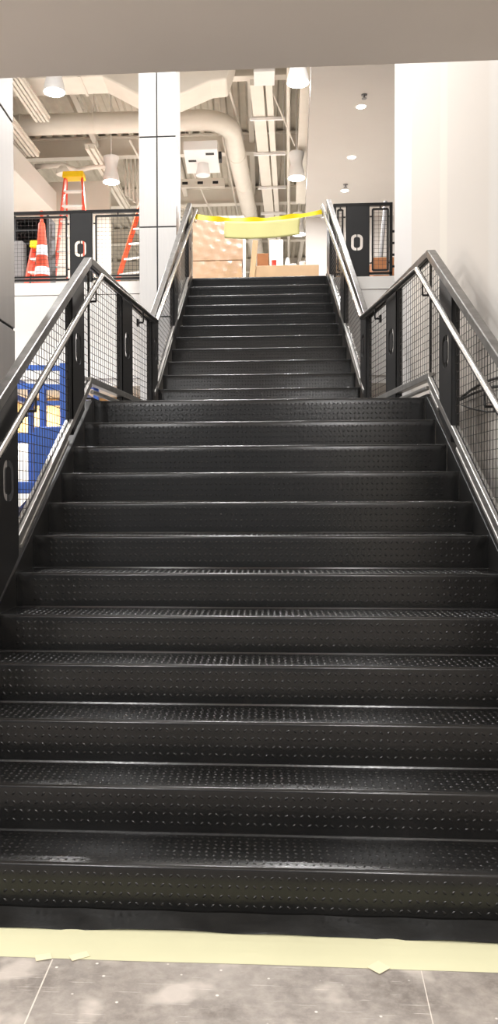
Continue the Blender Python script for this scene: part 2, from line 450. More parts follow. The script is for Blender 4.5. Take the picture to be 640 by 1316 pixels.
def stringer(side, pts_top, depth, name='stringer'):
    """steel channel following the given (y, z_top) line, on the outside of the treads"""
    b = MB(); s = side
    for (ya, za), (yb, zb) in zip(pts_top[:-1], pts_top[1:]):
        for (oa, ob, dz0, dz1) in ((0, .012, -depth, 0), (0, .055, -.012, 0), (0, .055, -depth, -depth+.012)):
            xa0, xa1, xb0, xb1 = [s*(hw(q)+o) for q in (ya, yb) for o in (oa, ob)]
            lo = [(xa0, ya, za+dz0), (xa1, ya, za+dz0), (xb1, yb, zb+dz0), (xb0, yb, zb+dz0)]
            hi = [(xa0, ya, za+dz1), (xa1, ya, za+dz1), (xb1, yb, zb+dz1), (xb0, yb, zb+dz1)]
            if s < 0: lo = lo[::-1]; hi = hi[::-1]
            b.hexa(lo, hi)
    return b.build(name, M['black'], stair, bevel=.004, seg=2)
for s in (-1, 1):
    e = .018
    stringer(s, [(-.16, R_*(1-.16/T_)+e), (Y12-.03, pitch_z(Y12-.03)+e)], .33)
    stringer(s, [(Y12-.03, Z12+.02), (YU-TU, Z12+.02)], .33, 'landing_beam')
    stringer(s, [(YU-TU, Z12+.02), (YT+.05, ZT+e+.02)], .33)

# ------------------------------------------------------------------ guardrails
def rounded_slot(cx, cz, w, h, r, n=6):
    pts = []
    for (sxx, szz, a0) in ((1, 1, 0), (-1, 1, 90), (-1, -1, 180), (1, -1, 270)):
        for k in range(n+1):
            a = math.radians(a0+90*k/n)
            pts.append((cx+sxx*(w/2-r)+r*math.cos(a), cz+szz*(h/2-r)+r*math.sin(a)))
    return pts

def o_plate(b, outline, oc, frame, th=.05, slot=True):
    """plate with an O-shaped cut-out: outline list of (s,z); oc centre of the O; frame(s, z, t) -> xyz"""
    bm = bmesh.new()
    def loop(pts):
        vs = [bm.verts.new((p[0], 0, p[1])) for p in pts]
        return [bm.edges.new((vs[i], vs[(i+1) % len(vs)])) for i in range(len(vs))]
    ow, oh, rw = .15, .205, .034
    ed = loop(outline)
    if slot:
        # O ring cut in two halves, leaving thin tabs at the top and bottom
        for sg in (-1, 1):
            outer = [p for p in rounded_slot(0, 0, ow, oh, .055) if p[0]*sg > .006]
            inner = [p for p in rounded_slot(0, 0, ow-2*rw, oh-2*rw, .028) if p[0]*sg > .006]
            if sg > 0:
                outer.sort(key=lambda p: p[1]); inner.sort(key=lambda p: -p[1])
            else:
                outer.sort(key=lambda p: -p[1]); inner.sort(key=lambda p: p[1])
            outer = [(sg*.006, outer[0][1] if sg > 0 else outer[0][1])]+outer+[(sg*.006, outer[-1][1])]
            inner = [(sg*.006, inner[0][1])]+inner+[(sg*.006, inner[-1][1])]
            pl = [(oc[0]+p[0], oc[1]+p[1]) for p in outer+inner]
            q = [pl[0]]
            for p in pl[1:]:
                if abs(p[0]-q[-1][0])+abs(p[1]-q[-1][1]) > 1e-4: q.append(p)
            ed += loop(q)
    bmesh.ops.triangle_fill(bm, use_beauty=True, use_dissolve=False, edges=ed)
    bm.verts.index_update()
    n = len(bm.verts)
    V = [(v.co.x, v.co.z) for v in bm.verts]
    bm.normal_update()
    F_ = [tuple(v.index for v in f.verts) for f in bm.faces]
    B = [(e.verts[0].index, e.verts[1].index) for e in bm.edges if len(e.link_faces) == 1]
    bm.free()
    # flanges folded back along both upright edges
    (s0, za), (s1, zb), (s1_, zc), (s0_, zd) = outline
    for (q, lo, hi, d) in ((s0, za, zd, 1), (s1, zb, zc, -1)):
        lo_ = [frame(q, lo, -th/2), frame(q+d*.008, lo, -th/2), frame(q+d*.008, lo, th/2), frame(q, lo, th/2)]
        hi_ = [frame(q, hi, -th/2), frame(q+d*.008, hi, -th/2), frame(q+d*.008, hi, th/2), frame(q, hi, th/2)]
        b.hexa(lo_, hi_)
    b.add([frame(s, z, -th/2) for s, z in V]+[frame(s, z, -th/2+.007) for s, z in V],
          F_+[tuple(i+n for i in f[::-1]) for f in F_]+[(i, j, j+n, i+n) for i, j in B])

def fix_normals(o):
    bm = bmesh.new(); bm.from_mesh(o.data); bmesh.ops.recalc_face_normals(bm, faces=bm.faces); bm.to_mesh(o.data); bm.free()

def wire_panel(ya, yb, zlo, zhi, frame, step=.0508, r=.0015):
    b = MB()
    def w(p, q):
        P, Q = Vector(frame(p[0], p[1], 0)), Vector(frame(q[0], q[1], 0))
        if (Q-P).length > .01: b.sweep([P, Q], [(-r, -r), (r, -r), (r, r), (-r, r)], False)
    y = ya+step*.5
    while y < yb:
        w((y, zlo(y)), (y, zhi(y))); y += step
    z0 = min(zlo(ya), zlo(yb)); z1 = max(zhi(ya), zhi(yb)); z = z0+step*.5
    N = 60
    while z < z1:
        ys_ = [ya+(yb-ya)*k/N for k in range(N+1)]
        ok = [zlo(q) <= z <= zhi(q) for q in ys_]
        if any(ok):
            i0 = ok.index(True); i1 = N-ok[::-1].index(True)
            w((ys_[i0], z), (ys_[i1], z))
        z += step
    return b
def frame_bar(ya, yb, zlo, zhi, frame, w=.022, h=.022):
    b = MB()
    c = [(ya, zlo(ya)), (yb, zlo(yb)), (yb, zhi(yb)), (ya, zhi(ya))]
    P = [Vector(frame(p[0], p[1], 0)) for p in c]
    b.bar([P[0], P[1]], w, h); b.bar([P[3], P[2]], w, h)
    b.bar([P[0], P[3]], w, h); b.bar([P[1], P[2]], w, h)
    return b

ztop_l = lambda y: R_*(1+y/T_)+1.015
YP = 3.05; ZP = ztop_l(YP)
YE, ZE = 4.95, 3.105
YQ, ZQ = 8.05, 5.215
ztop_m = lambda y: ZP+(ZE-ZP)*(y-YP)/(YE-YP)
ztop_u = lambda y: ZE+(ZQ-ZE)*(y-YE)/(YQ-YE)
zbot_l = lambda y: R_*(1+y/T_)+.14
zbot_m = lambda y: Z12+.14
zbot_u = lambda y: Z12+RU*(1+(y-YU)/TU)+.13
PLW = .30
def guard(side, span, ztop, zbot, plates, panels, label, name, ends, hand, brackets, botext=None):
    s = side
    ya, yb = span
    g = thing(name, label, 'guardrail', (s*gx((ya+yb)/2), (ya+yb)/2, zbot((ya+yb)/2)-.1))
    fr = lambda y, z, t: (s*(gx(y)+t), y, z)
    # cap rail
    b = MB(); b.bar([(s*gx(y), y, ztop(y)-.028) for y in (ya, yb)], .055, .056)
    b.build('top_rail', M['rail'], g, bevel=.006)
    b = MB(); b.bar([(s*gx(y), y, zbot(y)) for y in (botext or (ya+.02, yb-.02))], .052, .046)
    b.build('bottom_rail', M['lowrail'], g, bevel=.004)
    for (yc, ov) in plates:
        b = MB(); y0, y1 = yc-PLW/2, yc+PLW/2
        f0 = lambda y: zbot(min(max(y, ya), yb))-.075
        f1 = lambda y: ztop(min(max(y, ya), yb))-.056
        ol = [(y0, f0(y0)), (y1, f0(y1)), (y1, f1(y1)), (y0, f1(y0))]
        zc = (zbot(yc)-.14)+.55 if ov is None else ov
        o_plate(b, ol, (yc, zc), fr, .05, True)
        o = b.build('post', M['plate'], g); fix_normals(o)
        pass
    for (p0, p1) in panels:
        gap = .004
        zl = lambda y: zbot(y)+.023+gap
        zh = lambda y: ztop(y)-.056-gap
        if p1-p0 > .3:
            b = MB(); b.bar([(s*(gx(y)-.004), y, zbot(y)-.072) for y in (p0+.05, p1-.05)], .03, .028)  # pale bar added to imitate the bright gap seen under the bottom rail
            b.build('bright_gap_bar', M['lowrail'], g, bevel=.008, seg=3)
        o = frame_bar(p0+gap, p1-gap, zl, zh, fr, .009, .009).build('panel_frame', M['black'], g)
        wire_panel(p0+gap, p1-gap, zl, zh, fr).build('wire_mesh', M['wire'], o)
    # grab rail
    b = MB(); b.tube([(s*h_[0], h_[1], h_[2]) for h_ in hand], .0205, 16)
    hr = b.build('handrail', M['stainless'] if not ends else M['rail'], g, smooth=True, angle=50)
    for (yy, zz) in brackets:
        b = MB()
        zb = zz-.11
        b.tube([(s*(gx(yy)-.02), yy, zb), (s*(hx(yy)+.004), yy, zb), (s*hx(yy), yy, zb+.01), (s*hx(yy), yy, zz-.015)], .0075, 8)
        b.box(*sorted((s*(gx(yy)-.012), s*(gx(yy)-.03))), yy-.02, yy+.02, zb-.03, zb+.03)
        b.build('handrail_bracket', M['black'], g)
    return g
zhr_l = lambda y: R_*(1+y/T_)+.855
zhr_u = lambda y: 3.055+(5.165-3.055)*(y-4.86)/(8.17-4.86)
for s, sn in ((-1, 'left'), (1, 'right')):
    hl = [(hx(-.1), -.1, zhr_l(-.1)), (hx(1.0), 1.0, zhr_l(1.0)), (hx(3.12), 3.12, zhr_l(3.12))]
    guard(s, (-.25, YP), ztop_l, zbot_l,
          [(-.05, None), (1.27, None), (2.67 if s < 0 else 2.56, None)],
          [(.12, 1.10), (1.44, 2.50 if s < 0 else 2.39), (2.84 if s < 0 else 2.73, YP)],
          f'black steel guardrail with mesh panels along the {sn} side of the lower flight', 'guardrail', False,
          hl, [(.35, zhr_l(.35)), (1.55, zhr_l(1.55)), (2.95, zhr_l(2.95))])
    yl = 2.84 if s < 0 else 2.73
    guard(s, (YP, YE), ztop_m, zbot_m, [(4.0, None)], [(YP, 3.83), (4.17, 4.83)],
          f'black level guardrail with mesh panels on the {sn} side of the landing', 'guardrail', True,
          [(hx(3.12), 3.12, zhr_l(3.12)), (hx(4.86), 4.86, 3.055)], [(4.35, 3.05)], (YP-.04, YE-.12))
    hu = [(hx(4.86), 4.86, 3.055), (hx(8.17), 8.17, zhr_u(8.17)), (hx(8.17)+.01, 8.26, zhr_u(8.17)-.02),
          (hx(8.17)+.02, 8.27, zhr_u(8.17)-.12), (hx(8.17)+.04, 8.10, zhr_u(8.17)-.15)]
    guard(s, (YE, YQ), ztop_u, zbot_u, [(5.0, None), (6.5, None), (7.88, None)], [(5.17, 6.33), (6.67, 7.72)],
          f'black sloping guardrail with mesh panels on the {sn} side of the upper flight', 'guardrail', False,
          hu, [(5.9, zhr_u(5.9)), (7.2, zhr_u(7.2))])

# ------------------------------------------------------------------ balcony railings on the upper floor edge
def balcony(xs, plates, panels, label, yb=EDGE+.03, open_left=True):
    zb, zt = ZT+.035, ZT+.93
    g = thing('balcony_railing', label, 'railing', ((xs[0]+xs[1])/2, yb, ZT))
    MB().bar([(xs[0], yb, zt), (xs[1], yb, zt)], .05, .04).build('top_rail', M['black'], g, bevel=.004)
    MB().bar([(xs[0], yb, zb+.012), (xs[1], yb, zb+.012)], .04, .03).build('bottom_rail', M['black'], g, bevel=.003)
    fr = lambda x, z, t: (x, yb+t, z)
    for a, c in plates:
        b = MB(); o_plate(b, [(a, ZT+.001), (c, ZT+.001), (c, zt-.02), (a, zt-.02)], ((a+c)/2-.01, ZT+.445), fr, .05)
        o = b.build('post', M['plate'], g); fix_normals(o)
    for a, c in panels:
        gp = .038
        zl = lambda x: zb+.03+gp*.6
        zh = lambda x: zt-.02-gp
        o = frame_bar(a+gp, c-gp, zl, zh, fr, .024, .024).build('panel_frame', M['black'], g)
        wire_panel(a+gp, c-gp, zl, zh, fr).build('wire_mesh', M['wire'], o)
        for q, d in ((a, 1), (c, -1)):
            for fz in (.12, .88):
                zz = zl(0)+(zh(0)-zl(0))*fz
                MB().bar([fr(q, zz, 0), fr(q+d*gp, zz, 0)], .016, .016).build('standoff', M['black'], o)
        MB().bar([fr((a+c)/2, zh(0), 0), fr((a+c)/2, zt, 0)], .016, .016).build('standoff', M['black'], o)
    for x in (xs[0]+.02, xs[1]-.02):
        MB().box(x-.02, x+.02, yb-.02, yb+.02, ZT, zt).build('end_post', M['black'], g)
    return g
balcony((-4.6, -1.50), [(-2.49, -2.19), (-4.6, -4.3)], [(-4.28, -2.50), (-2.18, -1.52)],
        'black balcony railing with O cut plate at upper left, in front of the ladders')
balcony((0.96, 1.72), [(1.125, 1.425)], [(.985, 1.12), (1.43, 1.70)],
        'short black balcony railing with an O cut plate at upper right, beside the white wall')
for z in (4.40, 4.55, 4.70, 4.85):
    MB().tube([(1.715, EDGE+.03, z), (1.80, EDGE+.03, z)], .016, 10).build('bolt', M['black'], bpy.data.objects['balcony_railing.001'])

# ------------------------------------------------------------------ clad columns
def column(name, label, x0, x1, y0, y1, z1, mm, seams_x, seams_z, strips=True):
    g = thing(name, label, 'column', ((x0+x1)/2, (y0+y1)/2, 0))
    gp = .009
    MB().box(x0+.008, x1-.008, y0+.008, y1-.008, 0, z1).build('core', M['joint'], g)
    zs = [0]+list(seams_z)+[z1]
    xs = [x0]+list(seams_x)+[x1]
    for a, c in zip(zs[:-1], zs[1:]):
        for p, q in zip(xs[:-1], xs[1:]):
            MB().box(p+(gp if p > x0 else 0), q-(gp if q < x1 else 0), y0, y0+.02, a+gp, c-gp).build('cladding_panel', mm, g, bevel=.002)
        for X in (x0, x1-.02):
            MB().box(X, X+.02, y0+.021, y1, a+gp, c-gp).build('side_panel', mm, g, bevel=.002)
        MB().box(x0+.021, x1-.021, y1-.02, y1, a+gp, c-gp).build('rear_panel', mm, g)
    return g
column('clad_column', 'tall column clad in pale metal panels standing left of the upper flight', -1.476, -1.016, 7.6, 8.17, 8.73,
       M['col'], [-1.252], [1.47, 2.57, 3.67, 4.775, 5.879, 6.98, 8.08])
column('clad_column', 'grey metal clad column at the left edge of the picture, beside the lower flight', -2.2, -1.6, 2.0, 2.64, 8.73,
       M['colgrey'], [], [1.23, 2.56, 3.91, 5.2, 6.5])

# ------------------------------------------------------------------ pendant lamps and downlights
def pendant(x, y, label, zb=7.1, lit=True):
    g = thing('pendant_lamp', label, 'ceiling lamp', (x, y, zb), 'white cylinder pendant lamps')
    prof = [(.150, .012), (.150, .05), (.138, .12), (.115, .20), (.104, .26), (.108, .32), (.128, .39), (.140, .44), (.140, .46), (.02, .465)]
    MB().lathe((x, y, zb), prof, 28, False).build('shade', M['fixture'], g, smooth=True, angle=60)
    if lit:
        MB().lathe((x, y, zb), [(.02, -.012), (.09, -.008), (.143, .008), (.143, .014), (.02, .016)], 28).build('lens', M['glow'], g, smooth=True)
    MB().tube([(x, y, zb+.46), (x, y, 8.76)], .008, 8).build('stem', M['fixture'], g)
    return g
def lamp(x, y, z, e, size=.28, name='lamp', rot=(0, 0, 0), col=(1, .992, .985), spread=math.pi):
    l = bpy.data.lights.new(name, 'AREA'); l.energy = e; l.shape = 'DISK'; l.size = size; l.color = col
    l.spread = spread
    o = bpy.data.objects.new(name, l); COL.objects.link(o); o.location = (x, y, z); o.rotation_euler = rot
    return o
PL = [(.54, 8.94, 'glowing white pendant lamp nearest the soffit edge, right of the cable trays'),
      (.665, 12.47, 'hourglass shaped white pendant lamp hanging left of the grey lowered ceiling, second from the soffit'),
      (.853, 15.78, 'distant glowing pendant lamp just below the yellow barrier tape at right'),
      (-2.861, 8.96, 'glowing white pendant lamp at upper left close to the soffit edge'),
      (-2.669, 12.41, 'hourglass shaped white pendant lamp left of the clad column, right of the tall ladder')]
for x, y, lb in PL:
    pendant(x, y, lb); lamp(x, y, 7.06, 85)
E_HALL = 112
for x, y in ((-.6, 3.2), (-.6, 5.2), (-.5, 7.2), (-.2, 2.0)):   # unseen area lights added for nosing highlights and an even right wall
    lamp(x, y, 8.2 if y < 8 else 6.95, E_HALL, .5)
lamp(-3.4, 5.2, 8.2, 130, .5); lamp(-3.0, 3.6, 5.2, 50, .4)  # unseen area lights added to brighten the slab edge header
for x, y in ((-.9, 20), (-3, 24), (.8, 24), (-5.5, 9.5), (-6, 4), (-3.5, 18), (-1.6, 14.6)):
    lamp(x, y, 6.9, 95, .4)
for x, y, lb in ((1.46, 9.47, 'round recessed downlight nearest the soffit in the grey lowered ceiling'),
                 (1.521, 11.30, 'middle recessed downlight in the grey lowered ceiling'),
                 (1.557, 12.84, 'recessed downlight farthest back in the grey lowered ceiling, above the right railing')):
    g = thing('downlight', lb, 'ceiling lamp', (x, y, 7.0), 'recessed downlights')
    MB().lathe((x, y, 6.996), [(.060, .003), (.080, .0), (.082, .003), (.082, .0035)], 28, False).build('trim_ring', M['fixture'], g, smooth=True)
    MB().lathe((x, y, 6.993), [(.01, .0), (.056, .0), (.062, .003), (.01, .0035)], 28).build('lens', M['glow'], g)
    lamp(x, y, 6.98, 30, .15)
for x, y, lb in ((1.461, 9.11, 'small grey sprinkler head in the grey ceiling in front of the nearest downlight'),
                 (1.541, 12.53, 'small grey sprinkler head in the grey ceiling in front of the farthest downlight')):
    g = tag(MB().lathe((x, y, 6.94), [(.006, 0), (.035, .004), (.036, .01), (.010, .016), (.010, .045), (.04, .05), (.042, .06)], 16).build('ceiling_sprinkler', M['greybin'], smooth=True, angle=40), lb, 'sprinkler')
# lamps of the low ceiling over the viewer (out of frame above)
for x, y, e in ((-.9, -1.2, 16), (.9, -1.2, 16), (-1.6, -4.6, 175), (1.2, -4.6, 175), (-4.5, -4.0, 175), (-4.5, -1.0, 70)):
    lamp(x, y, SOFF_Z-.01, e, .18)
for x, y in ((-3.0, 5.0), (-4.5, 7.5), (-3.2, 8.9)):
    lamp(x, y, 2.88 if y > 8.3 else 3.6, 70, .4)

# ------------------------------------------------------------------ ducts and services under the deck
def dthing(name, b, label, cat, m=None, **k):
    return tag(b.build(name, m or M['duct'], **k), label, cat)
def arc(c, r, a0, a1, n=10):
    return [(c[0]+r*math.cos(math.radians(a0+(a1-a0)*k/n)), c[1]+r*math.sin(math.radians(a0+(a1-a0)*k/n)), c[2]) for k in range(n+1)]
dp = [(-8.5, 12.0, 8.02), (-2.2, 12.06, 8.02)]+[(-1.05+.55*math.sin(math.radians(a)), 12.62-.55*math.cos(math.radians(a)), 8.02) for a in range(0, 86, 9)]+[(-.47, 12.95, 8.02), (-.24, 16.9, 8.02), (.4, 30, 8.02)]
g = thing('round_duct', 'long round white air duct crossing behind the clad column and bending away to the back', 'duct', (-1, 12, 8.0))
MB().tube(dp, .175, 20).build('duct_run', M['duct'], g, smooth=True, angle=40)
for x in (-7, -5.6, -4.2, -2.9, -1.6): MB().tube([(x-.015, 12.03, 8.02), (x+.015, 12.03, 8.02)], .183, 20).build('joint_band', M['conduit'], g, smooth=True, angle=40)
for y in (13.6, 15.2, 16.8, 19, 22): 
    xx = -.47+.0585*(y-12.95); MB().tube([(xx, y-.015, 8.02), (xx, y+.015, 8.02)], .183, 20).build('joint_band', M['conduit'], g, smooth=True, angle=40)
for x in (-5.6, -2.9): MB().bar([(x, 12.03, 8.18), (x, 12.03, 8.76)], .012, .012).build('hanger_rod', M['conduit'], g)
# big plenum duct near the opening
b = MB()
pf = [(-7.5, 8.0), (-2.44, 8.0), (-1.75, 7.62), (-1.25, 7.66), (-.75, 7.86), (-.50, 7.88), (-.38, 8.25), (-.34, 8.6), (-7.5, 8.6)]
n = len(pf)
b.add([(x, 10.35, z) for x, z in pf]+[(x, 10.95, z) for x, z in pf],
      [tuple(range(n)), tuple(range(2*n-1, n-1, -1))]+[(i+1 if i < n-1 else 0, i, n+i, n+(i+1) % n) for i in range(n)])
g = thing('plenum_duct', 'large white plenum duct with a sloping underside just beyond the soffit edge', 'duct', (-2.5, 10.6, 7.7))
o = b.build('duct_body', M['duct'], g, bevel=.03, seg=3); fix_normals(o)
for x in (-6, -4.4, -2.8): MB().box(x-.02, x+.02, 10.33, 10.97, 7.985, 8.61).build('flange', M['conduit'], g)
# cable trays receding on the right of the duct
def run_box(name, x0, x1, xb0, xb1, ya, yb, z0, z1, label, cat='cable tray'):
    b = MB()
    e = lambda x, xb: xb+(xb-x)/(yb-ya)*13
    b.hexa([(x0, ya, z0), (x1, ya, z0), (e(x1, xb1), yb+13, z0), (e(x0, xb0), yb+13, z0)], [(x0, ya, z1), (x1, ya, z1), (e(x1, xb1), yb+13, z1), (e(x0, xb0), yb+13, z1)])
    return tag(b.build(name, M['conduit'], bevel=.006), label, cat)
run_box('cable_tray', -.145, .066, .116, .334, 10.83, 17.1, 8.0, 8.1, 'wider left tray of the pair of long white cable trays receding under the deck')
run_box('cable_tray', .103, .215, .36, .46, 10.83, 17.1, 8.0, 8.1, 'narrower right tray of the pair of long white cable trays receding under the deck')
g = thing('junction_box', 'pale square junction box at the near end of the cable trays', 'electrical box', (.085, 10.6, 7.98))
MB().box(-.08, .25, 10.35, 10.82, 7.98, 8.22).build('box_body', M['fixture'], g, bevel=.01)
for x in (-.05, .22): MB().bar([(x, 10.6, 8.22), (x, 10.6, 8.76)], .012, .012).build('hanger_rod', M['conduit'], g)
for i, (y, xa, xb_) in enumerate(((11.98, -.16, .45), (13.5, -.10, .50), (15.3, -.03, .56), (16.95, .03, .62))):
    b = MB(); b.bar([(xa, y, 7.965), (xb_, y, 7.965)], .05, .045)
    for x in (xa+.03, xb_-.03): b.bar([(x, y, 7.98), (x, y, 8.78)], .012, .012)
    nm = ['nearest', 'second', 'third', 'farthest'][i]
    tag(b.build('trapeze_hanger', M['fixture']), f'white strut hanger under the cable trays, {nm} one from the soffit', 'hanger', 'strut hangers under the cable trays')
tag(MB().tube([(.45, 8.8, 8.02), (.47, 10.9, 8.02), (.68, 17.1, 8.02), (1.1, 30, 8.02)], .035, 12).build('sprinkler_pipe', M['conduit'], smooth=True, angle=40), 'white straight pipe running beside the cable trays on their right', 'pipe')
tag(MB().tube([(.2, 11.2, 8.1), (.63, 12.3, 7.62)], .012, 8).build('brace_rod', M['conduit']), 'thin diagonal rod between the cable trays and the second pendant lamp', 'rod')
b = MB(); b.hexa([(.59, 8.6, 7.62), (.82, 8.6, 7.62), (.985, 15.3, 7.62), (.77, 15.3, 7.62)], [(.59, 8.6, 7.92), (.82, 8.6, 7.92), (.985, 15.3, 7.92), (.77, 15.3, 7.92)])
tag(b.build('rectangular_duct', M['duct'], bevel=.005), 'long rectangular pale duct along the left edge of the grey lowered ceiling', 'duct')
# white fan coil box
g = thing('fan_coil_unit', 'white square ceiling unit with two black slots hung right of the clad column', 'air unit', (-1.03, 12.65, 7.5))
b = MB(); b.hexa([(-1.33, 12.1, 7.52), (-.735, 12.1, 7.52), (-.735, 13.2, 7.52), (-1.36, 13.2, 7.52)], [(-1.33, 12.1, 7.68), (-.735, 12.1, 7.68), (-.735, 13.2, 7.68), (-1.36, 13.2, 7.68)])
b.build('housing', M['fixture'], g, bevel=.008)
MB().lathe((-1.03, 12.75, 7.30), [(.05, 0), (.13, .01), (.135, .03), (.10, .20), (.10, .222)], 20).build('diffuser_cone', M['fixture'], g, smooth=True, angle=50)
MB().box(-1.28, -1.14, 12.55, 12.62, 7.512, 7.522).build('slot', M['slot'], g)
MB().box(-.95, -.80, 12.25, 12.33, 7.512, 7.522).build('slot', M['slot'], g)
MB().box(-.735, -.68, 12.55, 12.75, 7.53, 7.66).build('valve', M['slot'], g)
for x in (-1.3, -.78):
    for y in (12.15, 13.1): MB().bar([(x, y, 7.68), (x, y, 8.76)], .01, .01).build('hanger_rod', M['conduit'], g)
# services at upper left
def tray_left(x, y0, y1, z, w, ribs, label):
    g = thing('conduit_rack', label, 'conduit rack', (x, y0, z))
    for k in range(ribs):
        xx = x-w/2+w*(k+.5)/ribs
        MB().bar([(xx+along(y0), y0, z), (xx+along(y1), y1, z)], w/ribs*.62, .06).build('conduit', M['conduit'], g)
    b = MB()
    b.hexa([(x-w/2+along(y0), y0, z+.032), (x+w/2+along(y0), y0, z+.032), (x+w/2+along(y1), y1, z+.032), (x-w/2+along(y1), y1, z+.032)],
           [(x-w/2+along(y0), y0, z+.06), (x+w/2+along(y0), y0, z+.06), (x+w/2+along(y1), y1, z+.06), (x-w/2+along(y1), y1, z+.06)])
    b.build('tray', M['conduit'], g)
    for f in (.15, .68):
        y = y0+(y1-y0)*f
        MB().bar([(x+along(y), y, z+.05), (x+along(y), y, 8.76)], .012, .012).build('hanger_rod', M['conduit'], g)
    return g
tray_left(-4.05, 7.2, 11.2, 7.72, .26, 4, 'ribbed rack of white conduits above the left bulkhead, the one nearest the soffit')
tray_left(-4.55, 8.5, 12.2, 7.55, .30, 4, 'ribbed rack of white conduits lying just above the left bulkhead edge')
tray_left(-3.55, 12.4, 16, 7.75, .20, 2, 'white rack of conduits running away behind the tall ladder')
for k, (x, z) in enumerate(((-2.35, 7.9), (-2.12, 7.84))):
    pts = [(x, 12.5, z), (x+.2, 15.4, z)]+[(x+.25+.1*a, 15.6+.12*a, z-.05*a*a*.3) for a in range(0, 5)]
    tag(MB().tube(pts, .022, 10).build('conduit', M['conduit'], smooth=True), ['white bent conduit left of the clad column, the outer one', 'white bent conduit left of the clad column, the one nearer to it'][k], 'conduit')
for k in range(4):
    z = 7.45-.07*k
    pts = [(-2.78+.09*k, 14.58, 8.75), (-2.75+.08*k, 14.6, z+.2), (-2.5+.05*k, 14.7, z+.15), (-2.3, 14.8, z), (-1.6, 14.9, z-.02)]
    tag(MB().tube(pts, .025, 10).build('curved_pipe', M['conduit'], smooth=True), 'white curved pipe in the cluster between the left pendant lamp and the clad column', 'pipe', 'curved pipes by the clad column')
b = MB(); b.tube([(-4.2, 12.9, 7.62), (-3.7, 12.95, 7.66), (-3.45, 13.1, 7.60), (-3.2, 13.2, 7.7), (-2.9, 13.2, 7.72)], .05, 12)
tag(b.build('flexible_duct', M['conduit'], smooth=True), 'thin pale flexible duct curling above the tall ladder', 'duct')
tag(MB().lathe((-3.62, 12.7, 7.36), [(.05, 0), (.12, .02), (.13, .08), (.07, .16), (.03, .17)], 18).build('ceiling_speaker', M['conduit'], smooth=True, angle=50), 'small white rounded speaker hung above left of the tall ladder', 'speaker')
b = MB(); b.tube([(-1.2, 13.9, 8.2), (-.3, 14.0, 8.2)], .03, 10)
# small conduits on the right part of the deck, with dark beam openings
for k, (x0, y0, x1, y1, z) in enumerate(((-.55, 11.1, -.30, 13.6, 8.30), (-.70, 13.5, -.50, 19, 8.33), (-1.5, 14.2, -1.0, 20, 8.33))):
    tag(MB().tube([(x0, y0, z), (x1, y1, z)], .02, 8).build('conduit', M['conduit'], smooth=True),
        ['thin white conduit between the plenum duct and the cable trays', 'thin white conduit receding just left of the bent round duct', 'thin white conduit receding beyond the white ceiling unit'][k], 'conduit')
for k, y in enumerate((13.8, 15.6, 18.2)):
    b = MB(); b.box(-2.2, -.75, y-.03, y+.03, 8.12, 8.30)
    g = thing('castellated_channel', ['white channel with dark openings above the white ceiling unit, nearest one', 'white channel with dark openings beyond the white ceiling unit', 'farthest white channel with dark openings under the deck'][k], 'beam', (-1, y, 8.12))
    b.build('channel', M['conduit'], g)
    for j in range(4): MB().box(-2.0+j*.33, -1.88+j*.33, y-.033, y-.028, 8.18, 8.24).build('opening', M['slot'], g)

# ------------------------------------------------------------------ ladders and cone on the upper floor
def stepladder(x, y, H, w_top, w_bot, nstep, m_rail, m_cap, label, rear=True, rot=0.0, spread=None):
    g = thing('stepladder', label, 'ladder', (x, y, ZT))
    sp = spread or H*.22
    P = lambda u, v, z: (x+u*math.cos(rot)-v*math.sin(rot), y+u*math.sin(rot)+v*math.cos(rot), ZT+z)
    for s in (-1, 1):
        MB().bar([P(s*w_bot/2, -sp, .02), P(s*w_top/2, 0, H)], .032, .07).build('front_rail', m_rail, g)
        if rear: MB().bar([P(s*w_bot*.46, sp, .02), P(s*w_top*.46, .04, H-.03)], .028, .05).build('rear_rail', m_rail, g)
        MB().bar([P(s*w_bot/2, -sp, 0), P(s*w_bot/2, -sp, .05)], .045, .085).build('foot', M['rubber'], g)
        if rear: MB().bar([P(s*w_bot*.46, sp, 0), P(s*w_bot*.46, sp, .05)], .04, .06).build('foot', M['rubber'], g)
    for k in range(1, nstep+1):
        f = k/(nstep+1); wz = w_bot+(w_top-w_bot)*f
        MB().bar([P(-wz/2, -sp*(1-f), H*f), P(wz/2, -sp*(1-f), H*f)], .085, .028).build('step', M['alu'], g)
    if rear:
        for f in (.28, .55, .8):
            wz = (w_bot+(w_top-w_bot)*f)*.92
            MB().bar([P(-wz/2, sp*(1-f)+.02, H*f+.06), P(wz/2, sp*(1-f)+.02, H*f+.06)], .02, .03).build('rear_brace', M['alu'], g)
    b = MB(); b.hexa([P(-w_top/2-.04, -.10, H-.03), P(w_top/2+.04, -.10, H-.03), P(w_top/2+.04, .14, H-.03), P(-w_top/2-.04, .14, H-.03)],
                     [P(-w_top/2-.03, -.09, H+.075), P(w_top/2+.03, -.09, H+.075), P(w_top/2+.03, .13, H+.075), P(-w_top/2-.03, .13, H+.075)])
    b.build('top_cap', m_cap, g, bevel=.012)
    return g
stepladder(sx(96, 12.0), 12.0, sz(226, 12)-ZT, .30, .62, 9, M['red'], M['yellow'], 'tall orange stepladder with a yellow top standing in front of the beige wall')
stepladder(sx(47.5, 10.2), 10.2, sz(314, 10.2)-ZT, .12, .40, 4, M['red'], M['yellow'], 'low red stepladder with a yellow top standing behind the traffic cone')
